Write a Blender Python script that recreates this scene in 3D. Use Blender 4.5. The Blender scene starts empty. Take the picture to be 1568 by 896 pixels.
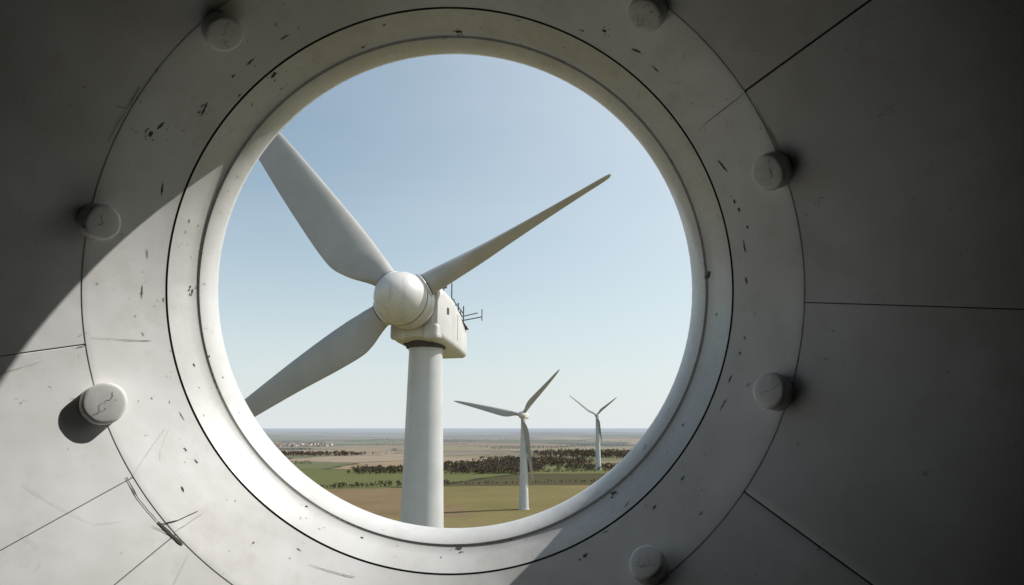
import bpy, math, random
from mathutils import Vector, Matrix
random.seed(7)
scene = bpy.context.scene
rad = math.radians
scene.view_settings.view_transform='Standard'
scene.view_settings.look='None'
scene.view_settings.exposure=0

# ---------------------------------------------------------------- camera
PITCH = rad(10.76)
CAM = Vector((0,0,56.0))
cd = bpy.data.cameras.new("camera"); cam = bpy.data.objects.new("camera", cd)
scene.collection.objects.link(cam)
cam.location = CAM; cam.rotation_euler = (math.pi/2+PITCH,0,0)
cd.lens = 25.0; cd.sensor_width = 36.0
cd.clip_start=0.02; cd.clip_end = 200000
scene.camera = cam

# ---------------------------------------------------------------- light
SUN = Vector((0.6828,0.2328,0.6923)).normalized()
w = bpy.data.worlds.new("World"); scene.world = w; w.use_nodes=True
nt = w.node_tree; nt.nodes.clear()
def wn_(t,**kw):
    x=nt.nodes.new(t)
    for a,b in kw.items(): setattr(x,a,b)
    return x
def wmap(v,a,b,c,d):
    x=wn_('ShaderNodeMapRange'); nt.links.new(v,x.inputs[0])
    for i,q in enumerate((a,b,c,d)): x.inputs[i+1].default_value=q
    return x.outputs[0]
def wmath(op,a,b):
    x=wn_('ShaderNodeMath',operation=op)
    for i,q in enumerate((a,b)):
        if isinstance(q,(int,float)): x.inputs[i].default_value=q
        else: nt.links.new(q,x.inputs[i])
    return x.outputs[0]
sky = wn_('ShaderNodeTexSky'); sky.sky_type='NISHITA'; sky.sun_disc=False
sky.sun_elevation = math.asin(SUN.z); sky.sun_rotation = math.atan2(SUN.x,SUN.y)
sky.altitude=0; sky.air_density=1.0; sky.dust_density=0.6; sky.ozone_density=1.0
STR=0.11
tc=wn_('ShaderNodeTexCoord'); sp=wn_('ShaderNodeSeparateXYZ'); nt.links.new(tc.outputs['Generated'],sp.inputs[0])
dt=wn_('ShaderNodeVectorMath',operation='DOT_PRODUCT'); nt.links.new(tc.outputs['Generated'],dt.inputs[0]); dt.inputs[1].default_value=SUN
tint=wn_('ShaderNodeMix',data_type='RGBA',blend_type='MULTIPLY'); tint.inputs[0].default_value=1.0
nt.links.new(sky.outputs[0],tint.inputs[6]); tint.inputs[7].default_value=(.93,1.14,1.06,1)
haze=wmath('POWER',wmap(sp.outputs[2],0.0,0.75,1.0,0.10),2.6)
glow=wmath('MULTIPLY',wmath('POWER',wmap(dt.outputs['Value'],0.15,1.0,0.0,1.0),1.6),1.15)
glow=wmath('MINIMUM',glow,1.0)
hf=wmath('MULTIPLY',haze,0.96)
m1=wn_('ShaderNodeMix',data_type='RGBA'); nt.links.new(hf,m1.inputs[0]); nt.links.new(tint.outputs[2],m1.inputs[6]); m1.inputs[7].default_value=(.76/STR,.80/STR,.825/STR,1)
m2=wn_('ShaderNodeMix',data_type='RGBA'); nt.links.new(glow,m2.inputs[0]); nt.links.new(m1.outputs[2],m2.inputs[6]); m2.inputs[7].default_value=(.94/STR,.98/STR,1.0/STR,1)
cn=wn_('ShaderNodeTexNoise'); cmap=wn_('ShaderNodeMapping'); nt.links.new(tc.outputs['Generated'],cmap.inputs[0]); cmap.inputs['Scale'].default_value=(1.2,1.2,6)
nt.links.new(cmap.outputs[0],cn.inputs['Vector']); cn.inputs['Scale'].default_value=1.6; cn.inputs['Detail'].default_value=4
cf=wmath('MULTIPLY',wmap(cn.outputs['Fac'],.5,.8,0,1),.10)
m3=wn_('ShaderNodeMix',data_type='RGBA'); nt.links.new(cf,m3.inputs[0]); nt.links.new(m2.outputs[2],m3.inputs[6]); m3.inputs[7].default_value=(.85/STR,.87/STR,.9/STR,1)
bg = wn_('ShaderNodeBackground'); bg.inputs['Strength'].default_value=STR
out = wn_('ShaderNodeOutputWorld')
nt.links.new(m3.outputs[2],bg.inputs[0]); nt.links.new(bg.outputs[0],out.inputs[0])
sl = bpy.data.lights.new("sun",'SUN'); sl.energy=5.0; sl.angle=rad(0.5); sl.color=(1,0.968,0.925)
so = bpy.data.objects.new("sun",sl); scene.collection.objects.link(so)
so.rotation_euler = SUN.to_track_quat('Z','Y').to_euler(); so.location=(60,30,150)

# ---------------------------------------------------------------- material helpers
class NT:
    def __init__(s,name):
        s.m=bpy.data.materials.new(name); s.m.use_nodes=True
        s.t=s.m.node_tree; s.b=s.t.nodes['Principled BSDF']
    def n(s,typ,**kw):
        x=s.t.nodes.new(typ)
        for k,v in kw.items(): setattr(x,k,v)
        return x
    def l(s,a,b): s.t.links.new(a,b)
    def noise(s,scale,detail=4,rough=0.5,vec=None,dist=0):
        x=s.n('ShaderNodeTexNoise'); x.inputs['Scale'].default_value=scale
        x.inputs['Detail'].default_value=detail; x.inputs['Roughness'].default_value=rough
        x.inputs['Distortion'].default_value=dist
        if vec is not None: s.l(vec,x.inputs['Vector'])
        return x.outputs['Fac']
    def mapr(s,v,a,b,c=0,d=1):
        x=s.n('ShaderNodeMapRange'); s.l(v,x.inputs[0])
        for i,q in enumerate((a,b,c,d)): x.inputs[i+1].default_value=q
        return x.outputs[0]
    def math(s,op,a,b=None):
        x=s.n('ShaderNodeMath',operation=op)
        for i,q in enumerate((a,b)):
            if q is None: continue
            if isinstance(q,(int,float)): x.inputs[i].default_value=q
            else: s.l(q,x.inputs[i])
        return x.outputs[0]
    def mix(s,f,a,b):
        x=s.n('ShaderNodeMix',data_type='RGBA')
        if isinstance(f,(int,float)): x.inputs[0].default_value=f
        else: s.l(f,x.inputs[0])
        for i,q in ((6,a),(7,b)):
            if isinstance(q,tuple): x.inputs[i].default_value=(*q,1)
            else: s.l(q,x.inputs[i])
        return x.outputs[2]
    def bump(s,h,strength,dist):
        x=s.n('ShaderNodeBump'); x.inputs['Strength'].default_value=strength
        x.inputs['Distance'].default_value=dist; s.l(h,x.inputs['Height'])
        s.l(x.outputs[0],s.b.inputs['Normal'])
    def pos(s): return s.n('ShaderNodeTexCoord').outputs['Object']

def paint_interior(name, base, rough=0.38, grime=0.5, coat=0.0):
    k=NT(name); p=k.pos()
    big=k.noise(5,3,0.6,p); fine=k.noise(60,3,0.65,p); sc=k.noise(13,5,0.75,p)
    dark=tuple(c*q for c,q in zip(base,(.83,.82,.79)))
    c=k.mix(k.mapr(big,0.35,0.68),base,dark)
    c=k.mix(k.math('MULTIPLY',k.mapr(sc,0.52,0.74),grime*0.7),c,tuple(x*y for x,y in zip(base,(0.58,0.53,0.46))))
    spots=k.mapr(fine,0.68,0.74)
    c=k.mix(k.math('MULTIPLY',spots,grime),c,(0.10,0.09,0.075))
    k.l(c,k.b.inputs['Base Color'])
    k.l(k.mapr(sc,0.3,0.7,rough-0.06,rough+0.2),k.b.inputs['Roughness'])
    k.b.inputs['Coat Weight'].default_value=coat; k.b.inputs['Coat Roughness'].default_value=0.16
    k.bump(big,0.6,0.006)
    return k.m
M_RING = paint_interior("ring_paint",(0.72,0.725,0.715),0.24,0.6,0.5)
M_FLANGE = paint_interior("flange_paint",(0.76,0.765,0.76),0.34,0.55,0.25)
M_WALL = paint_interior("wall_paint",(0.76,0.765,0.76),0.5,0.45)
M_BOLT = paint_interior("bolt_paint",(0.73,0.73,0.715),0.40,0.9)
def plain(name,col,rough=0.6,var=0.25,scale=30,metal=0):
    k=NT(name); f=k.noise(scale,3,0.6,k.pos())
    k.l(k.mix(f,tuple(c*(1-var) for c in col),tuple(min(1,c*(1+var)) for c in col)),k.b.inputs['Base Color'])
    k.b.inputs['Roughness'].default_value=rough; k.b.inputs['Metallic'].default_value=metal
    return k.m
M_GAP = plain("seam_sealant",(0.045,0.04,0.035),0.8)
M_EDGE = plain("edge_grime",(0.27,0.255,0.225),0.7,0.6,25)
M_SCUFF = plain("scuffed_primer",(0.07,0.06,0.05),0.85,0.5,120)
M_DARK = plain("dark_lining",(0.012,0.012,0.012),0.9)
M_EXT = plain("outer_shell_paint",(0.7,0.7,0.69),0.4,0.05,3)

def new_obj(name,verts,faces,mats,mi=None,parent=None,smooth=True,sharp=28):
    me=bpy.data.meshes.new(name); me.from_pydata([tuple(v) for v in verts],[],faces)
    for m in (mats if isinstance(mats,(list,tuple)) else [mats]): me.materials.append(m)
    if mi: me.polygons.foreach_set('material_index',mi)
    if smooth:
        me.polygons.foreach_set('use_smooth',[True]*len(me.polygons))
        me.update(); me.set_sharp_from_angle(angle=rad(sharp))
    me.update()
    o=bpy.data.objects.new(name,me); scene.collection.objects.link(o)
    if parent: o.parent=parent
    return o
def empty(name,loc=(0,0,0),rot=(0,0,0)):
    e=bpy.data.objects.new(name,None); scene.collection.objects.link(e); e.location=loc; e.rotation_euler=rot
    e.empty_display_size=0.2
    return e

# ---------------------------------------------------------------- porthole (round opening in a housing)
R=0.40; DIST=2.9836*R
rot=Matrix.Rotation(math.pi/2+PITCH,4,'X')
PORT = CAM + (rot @ Vector((-0.0964,0.0022,-DIST)))
port = empty("round_porthole",PORT,(math.pi/2+PITCH,0,0))
hull = empty("metal_hull_wall",PORT,(math.pi/2+PITCH,0,0))

ringP=[(-.03,1.004,0),(-.012,1.0,0),(.004,1.0,0),(.05,1.007,0),(.095,1.022,0),(.101,1.026,0),(.104,1.0335,0),(.108,1.0375,0),(.150,1.056,0),
       (.190,1.074,0),(.210,1.083,0),(.230,1.0930,1),(.2315,1.112,1),(.2365,1.114,1),(.2385,1.0975,0)]
flP=[(.2385,1.0975,0),(.246,1.103,0),(.36,1.1760,0),(.475,1.2508,0),(.4910,1.2610,0),(.4945,1.2640,0),(.4950,1.2672,0)]
wallP=[(.4950,1.2668,0),(.499,1.270,0),(.56,1.316,0),(.70,1.430,0),(.90,1.608,0),(1.02,1.74,0),(1.14,1.93,0),(1.22,2.14,0)]
def revolve(name,prof,angs,mats,parent,scale=R):
    verts=[];faces=[];mi=[]
    n=len(angs)
    for (z,r,m) in prof:
        for (t,off,dep,dk) in angs:
            rr=r*scale; tt=t+off/rr
            rr+=dep
            verts.append((rr*math.cos(tt),rr*math.sin(tt),z*scale))
    for i in range(len(prof)-1):
        for j in range(n):
            a=i*n+j;b=i*n+(j+1)%n
            faces.append((a,b,b+n,a+n)); mi.append(prof[i][2] if prof[i][2] else (1 if angs[j][3] else 0))
    return new_obj(name,verts,faces,mats,mi,parent)
base=[(2*math.pi*i/256,0,0,0) for i in range(256)]
revolve("inner_ring",ringP,base,[M_RING,M_GAP,M_EDGE],port)
def with_seams(seams,nseg=256):
    res=[]
    ss=[(rad(a)%(2*math.pi),wd) for a,wd in seams]
    for (t,_,_,_) in [(2*math.pi*i/nseg,0,0,0) for i in range(nseg)]:
        if all(abs((t-s+math.pi)%(2*math.pi)-math.pi)>0.012 for s,_ in ss): res.append((t,0,0,0))
    for s,wd in ss:
        res += [(s,-wd*2.2,0.0,0),(s,-wd,0.0008,1),(s,-wd*0.8,0.004,1),(s,wd*0.8,0.004,1),(s,wd,0.0008,0),(s,wd*2.2,0,0)]
    res.sort(key=lambda q:q[0]+q[1]/0.5)
    return res
revolve("flange",flP,base,[M_FLANGE,M_GAP,M_EDGE],port)
revolve("panels",wallP,with_seams([(33.5,0.0014),(-1.8,0.0006),(-33.7,0.0010),(188.5,0.0006),(211,0.0004),(222.3,0.0005),(95,0.001),(268,0.001)]),[M_WALL,M_GAP,M_EDGE],hull)
cyl=[(1.22,2.14,0),(1.26,2.25,0),(4.6,2.25,0),(4.6,0.01,0)]
revolve("chamber_lining",cyl,[(2*math.pi*i/64,0,0,0) for i in range(64)],[M_DARK,M_GAP],hull)
ext=[(-.03,1.004,0),(-.02,2.3,0),(0.1,2.4,0),(4.7,2.4,0),(4.7,.01,0)]
revolve("outer_skin",ext,[(2*math.pi*i/128,0,0,0) for i in range(128)],[M_EXT,M_GAP],hull)

ALL=[(z,r) for z,r,_ in ringP[2:12]]+[(z,r) for z,r,_ in flP[:5]]+[(z,r) for z,r,_ in wallP[1:]]
def surf(phi,rho):
    """point + frame on the conical wall; rho is a parameter along the profile"""
    k=rho/1089.0
    prev=None
    for z,r in ALL:
        q=r/(2.9836-z)
        if prev and q>=k:
            z0,r0,q0=prev; f=(k-q0)/max(1e-6,(q-q0)); dz,dr=z-z0,r-r0; z=z0+dz*f; r=r0+dr*f
            break
        prev=(z,r,q)
    L=math.hypot(dz,dr); dz/=L;dr/=L
    c,s=math.cos(phi),math.sin(phi)
    P=Vector((r*R*c,r*R*s,z*R))
    T=Vector((-s,c,0)); G=Vector((dr*c,dr*s,dz)); N=Vector((-dz*c,-dz*s,dr))
    return P,T,G,N
def bolt(phi,rho,rb,h):
    P,T,G,N=surf(phi,rho); vs=[];fs=[]
    spin=random.random()*6
    prof=[(1.0,-0.3),(1.0,.80),(.975,.91),(.91,.98),(.80,1.01),(.40,1.04),(0.02,1.045)]
    n=40
    for (q,hh) in prof:
        for j in range(n):
            a=2*math.pi*j/n
            wob=1+0.014*math.sin(3*a+spin)+0.009*math.sin(7*a+spin*2)
            vs.append(P+T*(q*rb*wob*math.cos(a))+G*(q*rb*wob*math.sin(a))+N*(hh*h))
    for i in range(len(prof)-1):
        for j in range(n):
            a=i*n+j;b=i*n+(j+1)%n; fs.append((a,b,b+n,a+n))
    new_obj("bolt",vs,fs,M_BOLT,None,port,True,40)
    vs=[];fs=[]
    for q in range(3):
        a=spin+q*2.6+random.uniform(-.8,.8)
        p=Vector((random.uniform(-.45,.45),random.uniform(-.45,.45)))
        pts=[p.copy()]
        for s in range(8):
            a+=random.uniform(-.9,.9); p=p+Vector((math.cos(a),math.sin(a)))*random.uniform(.04,.12)
            if p.length>.78: break
            pts.append(p.copy())
        for i in range(len(pts)-1):
            d=(pts[i+1]-pts[i]).normalized(); nn=Vector((-d.y,d.x))*random.uniform(.008,.026)
            b=len(vs)
            for v in (pts[i]-nn,pts[i]+nn,pts[i+1]+nn*.5,pts[i+1]-nn*.5):
                vs.append(P+T*(v.x*rb)+G*(v.y*rb)+N*(h*1.05+0.0002))
            fs.append((b,b+1,b+2,b+3))
    new_obj("bolt_paint_crack",vs,fs,M_EDGE,None,port,False)
for a,rho,rb in [(130.5,529,.0262),(53.8,534,.0262),(20,541,.0262),(-17,533,.0262),(-53.3,530,.0262),(198.4,551,.029),(168.6,543,.0255),(91,538,.026),(-88,538,.026)]:
    bolt(rad(a),rho,rb,0.021)
sc=[(143.4,466,26,4),(130.8,464,16,3),(135,466,9,2.5),(122.8,463,20,2),(129.3,428,14,6),(88.6,398,16,8),(160.4,465,26,2.4),(172.8,465,17,1.6),
(180.2,469,27,1.4),(181.7,438,8,2),(180,398,9,4),(179,401,6,3),(3.8,394,16,9),(8.6,459,24,2.4),(2,457,13,2.4),(17.4,460,10,3),(24.3,463,28,2.5),(15.6,463,8,3),
(-17.2,452,20,1.8),(-22.4,456,26,1.6),(-38.6,460,10,3),(-46.4,458,10,3),(-50.5,424,16,1.6),(-51.3,396,12,7),(-88.4,394,13,8),(-62.8,457,8,4),
(51.9,468,18,3),(47,466,16,2),(59,465,9,4),(65,412,4,3),(214,466,11,2),(211,470,8,2),(205,452,20,1.2),(217,505,10,2),(150,505,18,3),(152,512,10,6),
(-12,457,8,2.5),(-9,460,7,2),(12,470,6,3),(98,470,12,1.6),(104,420,7,3),(76,428,9,1.6),(240,458,11,1.4),(250,402,7,3),(236,398,6,2.5),(38,430,6,2),
(-30,410,7,3),(-5,408,6,2.5),(188,472,8,1.4),(196,410,8,3),(165,415,7,2.5),(110,398,8,3),(63,448,12,1.5),(137,440,8,3.5),(-41,520,9,2),(-57,440,16,1.6)]
vs=[];fs=[];
def scuff(phi,rho,L,W,skew=0.0):
    P,T,G,N=surf(phi,rho); L*=.00095;W*=.00095
    n=14;b=len(vs);
    T2=T*math.cos(skew)+G*math.sin(skew); G2=-T*math.sin(skew)+G*math.cos(skew)
    for j in range(n):
        a=2*math.pi*j/n; q=random.uniform(.55,1.15)
        vs.append(P+T2*(L/2*q*math.cos(a))+G2*(W/2*random.uniform(.4,1.3)*math.sin(a))+N*.0007)
    fs.append(tuple(range(b,b+n)))
for a,rho,L,W in sc:
    scuff(rad(a),rho,L,W,random.uniform(-.35,.35))
    if W>3.5:
        for q in range(6): scuff(rad(a+random.uniform(-1.2,1.2)),rho+random.uniform(-8,8),random.uniform(2,6),random.uniform(.8,2.6),random.random())
for q in range(110): scuff(random.uniform(0,6.28),random.choice([random.uniform(372,425),random.uniform(442,545)]),random.uniform(1.2,5.5),random.uniform(.6,1.8),random.uniform(-.8,.8))
def line(pts,wd):
    for (a0,r0),(a1,r1) in zip(pts,pts[1:]):
        m=max(3,int(abs(a1-a0)*1.4+abs(r1-r0)/9)); prev=None; ww=random.uniform(.6,1.2)
        for i in range(m+1):
            f=i/m; ww=max(.35,min(1.4,ww+random.uniform(-.25,.25)))
            if f in (0,1): ww*=.5
            P,T,G,N=surf(rad(a0+(a1-a0)*f)+random.uniform(-.0006,.0006),r0+(r1-r0)*f+random.uniform(-.5,.5))
            dirv=(T*(a1-a0)*8+G*(r1-r0)).normalized(); s=dirv.cross(N)*wd*.0005*ww
            cur=(P-s+N*.0012,P+s+N*.0012)
            if prev:
                b=len(vs); vs.extend([prev[0],prev[1],cur[1],cur[0]]); fs.append((b,b+1,b+2,b+3))
            prev=cur
line([(210.5,562),(214,565),(219,562),(224.3,557)],3.0)
line([(219.5,561),(220.8,538),(221.6,508)],2.4)
line([(222,559),(219,572)],2.2)
line([(187.5,545),(189.5,462)],0.9)
line([(188.8,568),(188.6,552)],1.6)
line([(243,470),(252,462)],0.7)
line([(33.3,555),(33.0,470),(32.6,455)],0.8)
new_obj("scuff_marks",vs,fs,M_SCUFF,None,port,False)
vs=[];fs=[]
line([(222.5,505),(221.8,560)],0.8)
line([(211,556),(206,480)],0.6)
line([(229,640),(226,560)],0.6)
line([(190,620),(192,790)],0.5)
line([(205,700),(214,640),(216,600)],0.5)
for s in range(22):
    a=random.uniform(100,260); r=random.uniform(445,800); line([(a,r),(a+random.uniform(-3,3),r+random.uniform(-25,25))],.4)
for s in range(14):
    a=random.uniform(-60,80); r=random.uniform(445,760); line([(a,r),(a+random.uniform(-3,3),r+random.uniform(-20,20))],.5)
line([(146,560),(150,558),(156,562)],1.8); line([(150,558),(150.5,575)],1.4)
line([(20,560),(27,556),(31,559)],1.4)
new_obj("hairline_scratches",vs,fs,M_EDGE,None,port,False)

# ---------------------------------------------------------------- turbine materials
def turbine_mat(name,base,streak=0.35):
    k=NT(name); p=k.pos()
    mp=k.n('ShaderNodeMapping'); k.l(p,mp.inputs[0]); mp.inputs['Scale'].default_value=(1.4,1.4,0.05)
    s=k.noise(1.0,4,0.6,mp.outputs[0]); b=k.noise(0.3,4,0.6,p)
    c=k.mix(k.mapr(b,.35,.7),base,tuple(x*.86 for x in base))
    c=k.mix(k.math('MULTIPLY',k.mapr(s,.52,.75),streak),c,(.36,.34,.30))
    k.l(c,k.b.inputs['Base Color']); k.b.inputs['Roughness'].default_value=.42
    return k.m
M_TW=turbine_mat("tower_paint",(.58,.585,.58),.35)
M_BL=turbine_mat("blade_gelcoat",(.41,.40,.375),.3)
M_NC=turbine_mat("nacelle_paint",(.64,.63,.60),.55)
M_SEAM=plain("dark_joint_gap",(.06,.055,.05),.8)  # dark grey for turbine seams, slots, vent and yaw collar
M_STEEL=plain("mast_steel",(.07,.07,.07),.5,.2,10)

def revolve_axis(name,origin,axis,prof,mats,parent,n=48,mi_fn=None,sharp=30):
    axis=axis.normalized(); u=axis.orthogonal().normalized(); v=axis.cross(u)
    vs=[];fs=[];mi=[]
    for (a,r) in prof:
        for j in range(n):
            t=2*math.pi*j/n; vs.append(origin+axis*a+(u*math.cos(t)+v*math.sin(t))*r)
    for i in range(len(prof)-1):
        for j in range(n):
            a=i*n+j;b=i*n+(j+1)%n; fs.append((a,b,b+n,a+n)); mi.append(mi_fn(i) if mi_fn else 0)
    return new_obj(name,vs,fs,mats,mi,parent,True,sharp)

def blade(name,root,tip,side,rotor_axis,pitch,secs,parent,mat):
    """secs: (t, chord, thickness, shift toward trailing edge, extra twist deg)"""
    ax=(tip-root); L=ax.length; ax.normalize()
    side=(side-ax*side.dot(ax)).normalized(); back=ax.cross(side)
    n=28; vs=[];fs=[]
    S=[]
    for i in range(len(secs)-1):
        for q in range(5):
            f=q/5
            S.append(tuple(secs[i][m]+(secs[i+1][m]-secs[i][m])*f for m in range(5)))
    S.append(secs[-1])
    for _ in range(3):
        S=[S[0]]+[tuple((S[i-1][m]+2*S[i][m]+S[i+1][m])/4 for m in range(5)) for i in range(1,len(S)-1)]+[S[-1]]
    for (t,c,h,sh,tw) in S:
        p=rad(pitch+tw); cx=side*math.cos(p)+back*math.sin(p); th=ax.cross(cx)
        tear=max(0,min(1,(c/h-1)))*0.55
        for j in range(n):
            a=2*math.pi*j/n
            x=c/2*math.cos(a); y=h/2*math.sin(a)*(1-tear*math.cos(a))
            vs.append(root+ax*(t*L)+cx*(x)+side*sh+th*y)
    for i in range(len(S)-1):
        for j in range(n):
            a=i*n+j;b=i*n+(j+1)%n; fs.append((a,b,b+n,a+n))
    fs.append(tuple(range((len(S)-1)*n,len(S)*n)))
    return new_obj(name,vs,fs,mat,None,parent,True,50)

# ---------------------------------------------------------------- main turbine
T0=empty("wind_turbine")
TX,TY=-10.2,84.0
revolve_axis("tower",Vector((TX,TY,0)),Vector((0,0,1)),
   [(0,3.7),(0.25,3.7),(.3,3.45),(22,2.95),(22.04,2.99),(22.2,2.99),(22.24,2.95),(44.9,2.46),(64.9,1.97),(64.95,2.04),(65.3,2.04)],M_TW,T0,64)
revolve_axis("yaw_collar",Vector((TX,TY,65.2)),Vector((0,0,1)),[(0,1.7),(0,2.3),(.3,2.4),(1.6,2.4)],[M_SEAM],T0,48)
az=rad(20); tilt=rad(8)
B=Vector((math.sin(az)*math.cos(tilt),math.cos(az)*math.cos(tilt),-math.sin(tilt)))
HUB=Vector((-12.25,78.4,70.15))
A=-B
revolve_axis("spinner",HUB,A,[(3.95,.01),(3.88,.5),(3.6,1.2),(2.95,1.95),(2.1,2.5),(1.1,2.88),(-.1,3.02),(-.12,2.95),(-.22,2.95),(-.24,3.03),(-1.7,3.02),(-2.3,2.9),(-2.5,2.72)],[M_NC,M_SEAM],T0,64,lambda i:1 if i in(6,7,8) else 0,35)
revolve_axis("hub_gap",HUB,A,[(-2.4,2.55),(-3.6,2.5)],M_SEAM,T0,48)
tipR=Vector((12.3,84.0,86.9)); tipU=Vector((-37.0,87.2,99.0)); tipL=Vector((-37.1,87,54.4))
def mk(tip,side,pitch,secs,nm):
    d=(tip-HUB).normalized(); root=HUB+d*1.6
    blade(nm,root,tip,Vector(side),B,pitch,secs,T0,M_BL)
    revolve_axis("blade_collar",HUB,d,[(1.8,1.62),(2.85,1.62),(2.95,1.55),(2.97,1.45),(3.1,1.42)],[M_NC,M_SEAM],T0,40,lambda i:1 if i>=2 else 0)
mk(tipU,(-.77,0,-.63),16,[(0,2.5,2.5,0,0),(.05,2.7,2.4,.0,0),(.11,4.6,1.9,.75,0),(.18,5.9,1.4,1.2,-2),(.28,5.9,1.1,1.1,-4),(.5,5.2,.8,.75,-8),(.7,4.3,.55,.35,-10),(.9,2.9,.35,.1,-12),(.98,1.6,.2,-.2,-12),(1,.6,.1,-.4,-12)],"blade_1")
mk(tipL,(.6,0,-.8),24,[(0,2.7,2.5,0,0),(.06,3.0,2.4,.15,0),(.12,4.3,1.9,.5,0),(.18,5.0,1.4,.6,-3),(.32,4.6,1.1,.40,-6),(.5,3.7,.8,.15,-8),(.7,2.8,.5,.05,-10),(.9,2.0,.3,0,-12),(.98,1.1,.2,0,-12),(1,.5,.1,0,-12)],"blade_2")
mk(tipR,(-.52,0,.85),84,[(0,2.7,2.7,0,0),(.08,2.7,2.6,0,0),(.18,3.2,2.2,0,0),(.3,3.3,1.7,0,0),(.45,2.8,1.25,0,0),(.65,2.1,.85,0,0),(.85,1.4,.58,0,0),(.95,1.1,.52,0,0),(.99,.8,.42,0,0),(1,.3,.1,0,0)],"blade_3")
Bh=Vector((math.sin(az),math.cos(az),0)); RT=Vector((math.cos(az),-math.sin(az),0))
secs=[(2.6,2.4,67.1,71.9,1.5),(2.8,3.0,66.3,72.3,1.5),(4.0,3.2,65.75,72.4,1.4),(7,3.1,65.3,71.6,1.3),(10,2.8,64.9,70.2,1.2),(12.4,2.45,64.6,68.9,1.0),(13.2,2.1,64.9,68.4,.9),(13.4,1.6,65.4,67.9,.7)]
vs=[];fs=[];K=8
for (s,wd,zb,zt,cr) in secs:
    for (sx,sz,a0) in ((1,1,0),(-1,1,90),(-1,-1,180),(1,-1,270)):
        c2=cr if sz>0 else cr*.6
        for q in range(K):
            a=rad(a0+90*q/(K-1)); cx=sx*(wd-c2)+c2*math.cos(a); cz=(zt-c2 if sz>0 else zb+c2)+c2*math.sin(a)
            p=HUB+Bh*s+RT*cx; p.z=cz; vs.append(p)
n=4*K
for i in range(len(secs)-1):
    for j in range(n):
        a=i*n+j;b=i*n+(j+1)%n; fs.append((a,b,b+n,a+n))
fs.append(tuple(range(n))); fs.append(tuple(range((len(secs)-1)*n,len(secs)*n)))
new_obj("nacelle",vs,fs,M_NC,None,T0,True,40)
def box(name,c,ax,ay,azv,parent,mat,bev=0):
    vs=[c+ax*i+ay*j+azv*k for i in(-1,1) for j in(-1,1) for k in(-1,1)]
    fs=[(0,1,3,2),(4,6,7,5),(0,4,5,1),(2,3,7,6),(0,2,6,4),(1,5,7,3)]
    o=new_obj(name,vs,fs,mat,None,parent,False)
    if bev: m=o.modifiers.new("b",'BEVEL'); m.width=bev; m.segments=3
    return o
Z=Vector((0,0,1))
def npnt(s,x,z): 
    p=HUB+Bh*s+RT*x; p.z=z; return p
box("side_seam",npnt(8.4,2.95,67.9),Bh*.035,RT*.03,Z*1.6,T0,M_SEAM)
box("roof_hatch",npnt(7.6,.3,71.45),(Bh-Z*.42).normalized()*1.5,RT*1.5,Z*.2,T0,M_NC,.1)
box("front_fairing",npnt(3.1,-1.9,66.9),Bh*.8,RT*1.0,Z*.95,T0,M_NC,.4)
box("front_fairing_2",npnt(3.3,2.2,66.8),Bh*.9,RT*.9,Z*.9,T0,M_NC,.4)
box("underside_slot",npnt(4.9,0,65.60),Bh*.9,RT*1.9,Z*.12,T0,M_SEAM)
box("side_vent",npnt(5.2,3.12,69.4),Bh*.3,RT*.08,Z*.4,T0,M_SEAM,.03)
box("cable_run",npnt(10.2,2.62,69.0),(Bh-Z*.45)*1.9,RT*.2,Z*.05,T0,M_SEAM)
def rod(a,b,r,parent,mat=M_STEEL):
    return revolve_axis("mast_part",a,(b-a),[(0,.001),(0,r),((b-a).length,r),((b-a).length,.001)],mat,parent,8)
for s,x,h,z in [(9.3,.6,3.4,70.4),(10.4,1.2,4.0,69.9),(9.9,-.2,2.6,70.1),(12.3,2.0,2.5,68.7),(10.9,1.9,2.0,69.4)]:
    rod(npnt(s,x,z-.5),npnt(s,x,z+h),.075,T0)
rod(npnt(9.0,1.6,71.6),npnt(11.2,1.2,71.9),.07,T0)
rod(npnt(11.0,2.0,69.6),npnt(14.0,3.2,70.5),.08,T0)
rod(npnt(12.0,2.0,69.3),npnt(13.6,4.0,69.9),.07,T0)
rod(npnt(13.6,4.0,69.4),npnt(13.6,4.0,70.9),.06,T0)
rod(npnt(8.5,2.1,71.6),npnt(12.3,2.0,70.2),.06,T0)
rod(npnt(8.5,2.1,71.1),npnt(12.3,2.0,69.7),.05,T0)
for s in (8.5,9.7,11.2): rod(npnt(s,2.1,69.7),npnt(s,2.1,71.6-(s-8.5)*.37),.06,T0)
box("anemometer",npnt(9.3,.6,73.4),Bh*.3,RT*.36,Z*.34,T0,M_STEEL,.1)
box("warning_light",npnt(9.9,-.2,72.5),Bh*.25,RT*.36,Z*.5,T0,M_STEEL,.1)

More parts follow.
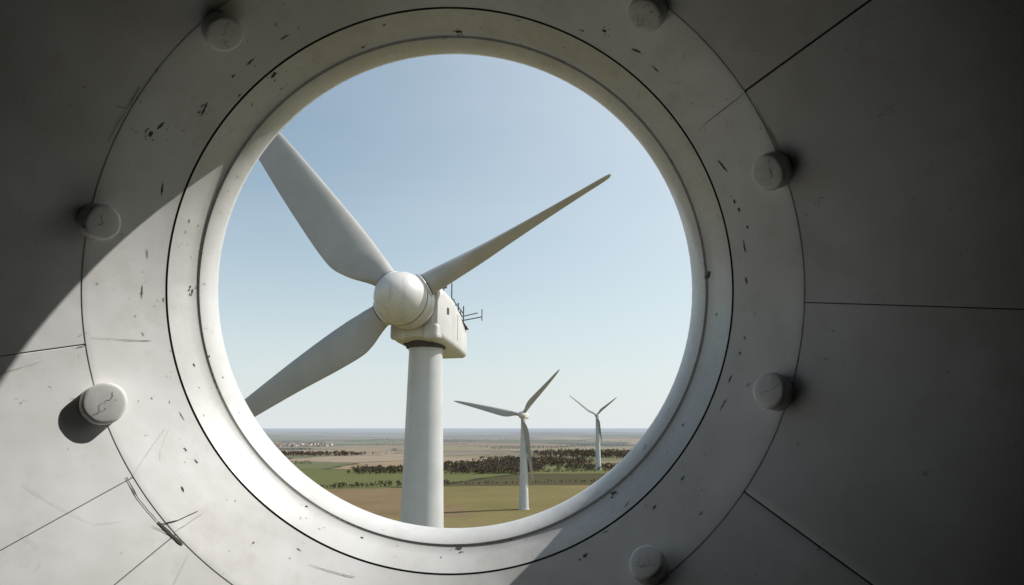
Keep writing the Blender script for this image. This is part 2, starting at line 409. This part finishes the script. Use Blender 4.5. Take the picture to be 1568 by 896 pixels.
# ---------------------------------------------------------------- far turbines
def far_turbine(base,hub,rt,rb,tips,scale,parent_name):
    T=empty(parent_name,base)
    off=Vector(base)
    h=hub-off
    revolve_axis("tower",Vector((0,0,0)),Z,[(0,rb*1.12),(.5,rb*1.1),(.55,rb),(h.z*.45,(rb*.52+rt*.48)),(h.z-1.6*scale,rt)],M_TW,T,40)
    f=Vector((-.25,-.95,.05)).normalized()
    c=h+f*3.2*scale
    revolve_axis("spinner",c,f,[(2.3*scale,.01),(2.1*scale,.9*scale),(1.3*scale,1.75*scale),(0,2.15*scale),(-1.4*scale,2.1*scale)],M_NC,T,32)
    vs=[];fs=[];n=24
    for (s,ww,hh) in [(-1.2,1.5,1.6),(-1.4,1.9,1.9),(3.5,2.1,2.1),(8.5,1.9,1.8),(9.4,1.3,1.3)]:
        r_=f.cross(Z).normalized()
        for j in range(n):
            a=2*math.pi*j/n; ca,sa=math.cos(a),math.sin(a)
            e=lambda q:(abs(q)**.5)*(1 if q>0 else -1)
            vs.append(c-f*(s+1.2)*scale+r_*e(ca)*ww*scale*.95+Z*e(sa)*hh*scale*.95)
    for i in range(4):
        for j in range(n):
            a=i*n+j;b=i*n+(j+1)%n; fs.append((a,b,b+n,a+n))
    fs.append(tuple(range(n))); fs.append(tuple(range(4*n,5*n)))
    new_obj("nacelle",vs,fs,M_NC,None,T,True,50)
    for i,(dx,dy,dz,pitch) in enumerate(tips):
        tip=c+Vector((dx,dy,dz)); d=(tip-c).normalized()
        side=Vector((-d.z,0,d.x))
        k=scale
        blade("blade_%d"%(i+1),c+d*1.2*k,tip,side,f,pitch,[(0,2*k,2*k,0,0),(.06,2*k,1.9*k,0,0),(.15,4.0*k,1.5*k,.7*k,0),(.24,4.6*k,1.1*k,.9*k,-2),(.45,3.6*k,.8*k,.55*k,-6),(.7,2.5*k,.5*k,.2*k,-8),(.93,1.4*k,.3*k,0,-10),(1,.4*k,.1*k,0,-10)],T,M_BL)
far_turbine((8.2,516,0),Vector((8.0,516,64.7)),1.75,3.5,[(-49,6,10,25),(27,-3,32,50),(8,4,-46,55)],1.25,"wind_turbine")
far_turbine((116,982,0),Vector((115.4,982,72.5)),2.1,3.9,[(-36,8,27,45),(28,-2,24,55),(7,2,-36,60)],1.2,"wind_turbine")

# ---------------------------------------------------------------- ground
k=NT("farmland"); p=k.pos()
sep=k.n('ShaderNodeSeparateXYZ'); k.l(p,sep.inputs[0]); X,Y=sep.outputs[0],sep.outputs[1]
wn=k.n('ShaderNodeTexNoise'); wn.inputs['Scale'].default_value=.004; k.l(p,wn.inputs['Vector'])
def fieldset(sx,sy,rotz):
    mp=k.n('ShaderNodeMapping'); k.l(p,mp.inputs[0]); mp.inputs['Rotation'].default_value=(0,0,rotz); mp.inputs['Scale'].default_value=(1/sx,1/sy,1)
    va=k.n('ShaderNodeVectorMath',operation='MULTIPLY_ADD'); k.l(wn.outputs['Color'],va.inputs[0]); va.inputs[1].default_value=(.35,.35,0); k.l(mp.outputs[0],va.inputs[2])
    o=[]
    for feature in ('F1','DISTANCE_TO_EDGE'):
        v=k.n('ShaderNodeTexVoronoi'); v.feature=feature; v.voronoi_dimensions='2D'; v.inputs['Scale'].default_value=1.0; v.inputs['Randomness'].default_value=.8; k.l(va.outputs[0],v.inputs['Vector']); o.append(v)
    s_=k.n('ShaderNodeSeparateColor'); k.l(o[0].outputs['Color'],s_.inputs[0])
    return s_.outputs[0],s_.outputs[1],o[1].outputs['Distance']
fa,fb_,fd=fieldset(250,230,.3)
ga,gb_,gd=fieldset(620,620,-.2)
def ramp(v,els):
    cr=k.n('ShaderNodeValToRGB'); k.l(v,cr.inputs[0]); cr.color_ramp.interpolation='CONSTANT'
    e=cr.color_ramp.elements
    e[0].position=0;e[0].color=(*els[0][1],1);e[1].position=els[1][0];e[1].color=(*els[1][1],1)
    for a,c in els[2:]:
        q=e.new(a); q.color=(*c,1)
    return cr.outputs[0]
els=[(0,(.14,.145,.065)),(.13,(.27,.195,.125)),(.27,(.115,.125,.055)),(.38,(.22,.18,.10)),(.52,(.29,.22,.15)),(.66,(.075,.068,.042)),(.77,(.155,.16,.075)),(.87,(.21,.15,.10))]
fieldn=ramp(fa,els); fieldf=ramp(ga,els)
n1=k.noise(.02,5,.65,p); n2=k.noise(.004,4,.6,p); n3=k.noise(.3,4,.7,p)
dist=k.n('ShaderNodeVectorMath',operation='LENGTH'); k.l(p,dist.inputs[0]); D_=dist.outputs['Value']
far=k.mapr(D_,1900,2000)
field=k.mix(far,fieldn,fieldf)
field=k.mix(k.math('MULTIPLY',k.mapr(n1,.3,.7),.35),field,(.10,.09,.05))
hedge=k.math('MULTIPLY',k.mapr(fd,.012,.035,1,0),k.mapr(n1,.35,.5))
field=k.mix(k.math('MULTIPLY',hedge,k.mapr(D_,1900,2000,1,0)),field,(.045,.045,.027))
field=k.mix(k.math('MULTIPLY',k.mapr(gd,.02,.05,.8,0),far),field,(.05,.05,.033))
grass=k.mix(k.mapr(n1,.3,.7),(.175,.150,.066),(.125,.117,.052))
grass=k.mix(k.mapr(n2,.35,.65),grass,(.215,.172,.088))
brown=k.mix(k.mapr(n1,.3,.7),(.225,.160,.095),(.165,.122,.07))
wob=k.math('MULTIPLY',k.math('SUBTRACT',n2,.5),60)
edge=k.math('ADD',k.math('ADD',X,k.math('MULTIPLY',Y,.30)),wob)
fb=k.math('MULTIPLY',k.mapr(edge,122,118),k.mapr(Y,470,474))
near=k.mix(fb,grass,brown)
wv=k.n('ShaderNodeTexWave'); wv.inputs['Scale'].default_value=.06; wv.inputs['Distortion'].default_value=1.5; wv.inputs['Detail'].default_value=2
wmp=k.n('ShaderNodeMapping'); k.l(p,wmp.inputs[0]); wmp.inputs['Rotation'].default_value=(0,0,1.15); k.l(wmp.outputs[0],wv.inputs['Vector'])
near=k.mix(k.math('MULTIPLY',k.mapr(wv.outputs['Fac'],.75,.95),.28),near,(.10,.09,.045))
near=k.mix(k.math('MULTIPLY',k.mapr(n3,.35,.75),.45),near,(.08,.075,.035))
nearmask=k.mapr(k.math('ADD',Y,k.math('ADD',k.math('MULTIPLY',X,-.22),wob)),716,722,1,0)
col=k.mix(nearmask,field,near)
woods=k.math('MULTIPLY',k.mapr(k.noise(.0011,4,.6,p),.51,.54),k.mapr(Y,1300,2000))
col=k.mix(k.math('MULTIPLY',woods,.8),col,(.058,.056,.045))
haze_tint=k.math('POWER',k.mapr(D_,1000,14000),.58)
col=k.mix(haze_tint,col,(.285,.312,.345))  # aerial haze painted into the ground's base colour, growing with distance
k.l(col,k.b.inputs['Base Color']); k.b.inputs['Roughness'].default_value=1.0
k.b.inputs['Specular IOR Level'].default_value=0.0
vs=[];fs=[]
rings=[0,60,150,300,450,600,800,1100,1500,2000,2800,4000,6000,9000,14000,25000,50000,90000]; n=96
for r in rings:
    for j in range(n):
        a=2*math.pi*j/n; z=0
        if r>1500 and r<20000: z=(math.sin(a*7+r*.001)+math.sin(a*13+r*.0023))*r*.0011-8*min(1,(r-1500)/4000)
        vs.append((r*math.cos(a),r*math.sin(a),z if r<50000 else -40))
for i in range(len(rings)-1):
    for j in range(n):
        a=i*n+j;b=i*n+(j+1)%n; fs.append((a,a+n,b+n,b))
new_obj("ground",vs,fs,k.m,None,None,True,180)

# ---------------------------------------------------------------- trees
k=NT("tree_foliage"); p=k.pos(); a=k.noise(.15,3,.6,p)
c=k.mix(k.mapr(a,.3,.7),(.05,.05,.028),(.09,.076,.046)); c=k.mix(k.mapr(k.noise(.01,2,.5,p),.4,.6),c,(.088,.068,.055))
k.l(c,k.b.inputs['Base Color']); k.b.inputs['Roughness'].default_value=1.0; k.b.inputs['Specular IOR Level'].default_value=0.0
M_FOL=k.m; M_TRUNK=plain("bark",(.09,.07,.05),.9)
def trees(name,pts,leaf=26):
    vs=[];fs=[];mi=[]
    for (x,y,h) in pts:
        wv=h*random.uniform(.40,.6); cz=h*.55; b=len(vs)
        t=h*.03
        for zz,tt in ((0,t),(h*.5,t*.5)):
            vs.extend([(x-tt,y-tt,zz),(x+tt,y-tt,zz),(x+tt,y+tt,zz),(x-tt,y+tt,zz)])
        for q in range(4): fs.append((b+q,b+(q+1)%4,b+4+(q+1)%4,b+4+q)); mi.append(1)
        lob=[(random.uniform(-.5,.5)*wv,random.uniform(-.5,.5)*wv,random.uniform(-.3,.3)*h) for _ in range(4)]
        for q in range(leaf):
            lx,ly,lz=random.choice(lob)
            d=Vector((random.gauss(0,1),random.gauss(0,1),random.gauss(0,1))).normalized()*random.uniform(.5,1)
            cpt=Vector((x+lx+d.x*wv*.6,y+ly+d.y*wv*.6,cz+lz+d.z*h*.2))
            u=Vector((random.gauss(0,1),random.gauss(0,1),random.gauss(0,1))).normalized(); v=u.orthogonal().normalized()
            s=h*random.uniform(.07,.15); b=len(vs)
            vs.extend([cpt-u*s,cpt-v*s*.8,cpt+u*s,cpt+v*s*.9]); fs.append((b,b+1,b+2,b+3)); mi.append(0)
    return new_obj(name,vs,fs,[M_FOL,M_TRUNK],mi,None,False)
def blobpts(cx,cy,rx,ry,n,h0,h1):
    o=[]
    while len(o)<n:
        a=random.uniform(-1,1);b=random.uniform(-1,1)
        if a*a+b*b<1*random.uniform(.7,1.1): o.append((cx+a*rx,cy+b*ry,random.uniform(h0,h1)))
    return o
def hedgepts(x0,y0,x1,y1,step,h0,h1,j=2):
    L=math.hypot(x1-x0,y1-y0); m=int(L/step)
    return [(x0+(x1-x0)*i/m+random.uniform(-j,j),y0+(y1-y0)*i/m+random.uniform(-j,j),random.uniform(h0,h1)) for i in range(m) if random.random()<.93]
trees("hedgerow",hedgepts(-215,672,-60,735,2.0,3.5,6.5,1.5)+hedgepts(-60,735,120,770,3,2,4,2),26)
trees("woodland",blobpts(-30,1000,75,110,480,6,11)+blobpts(40,1160,90,80,320,6,12)+blobpts(210,1480,170,150,600,8,12)+blobpts(330,1300,90,120,260,8,12)+blobpts(-170,930,45,40,110,5,10)+blobpts(120,1010,60,40,120,5,9)+blobpts(-420,1500,120,60,200,6,10),24)
hp=[]
for i in range(26):
    y=900+2600*(i/26.0)**1.3; x=random.uniform(-.42,.35)*y; L=random.uniform(60,200)*(y/1500); a=random.choice([.12,.2,-.1,.05])+random.uniform(-.08,.08)
    hp+=hedgepts(x-L*math.cos(a),y-L*math.sin(a),x+L*math.cos(a),y+L*math.sin(a),3.2*(y/1500),3.5,7,3)
trees("distant_hedgerow",hp,12)
M_HW=plain("render_wall",(.50,.49,.47),.8,.1,.1); M_HR=plain("roof_tile",(.22,.15,.12),.8,.3,.1)
vs=[];fs=[];mi=[]
for i in range(55):
    x=random.choice([random.uniform(-860,-560),random.gauss(-700,50)]); y=2330+random.uniform(-120,200); a=random.uniform(0,3.14); l,wd,h=random.uniform(5,9),random.uniform(3,5),random.uniform(3,5)
    ca,sa=math.cos(a),math.sin(a); b=len(vs)
    P=lambda u,v,z:(x+u*ca-v*sa,y+u*sa+v*ca,z-2)
    vs.extend([P(-l,-wd,0),P(l,-wd,0),P(l,wd,0),P(-l,wd,0),P(-l,-wd,h),P(l,-wd,h),P(l,wd,h),P(-l,wd,h),P(-l,0,h+wd*.8),P(l,0,h+wd*.8)])
    for f,m in (((0,1,5,4),0),((1,2,6,9,5),0),((2,3,7,6),0),((3,0,4,8,7),0),((4,5,9,8),1),((6,7,8,9),1)):
        fs.append(tuple(b+q for q in f)); mi.append(m)
new_obj("village_houses",vs,fs,[M_HW,M_HR],mi,None,False)
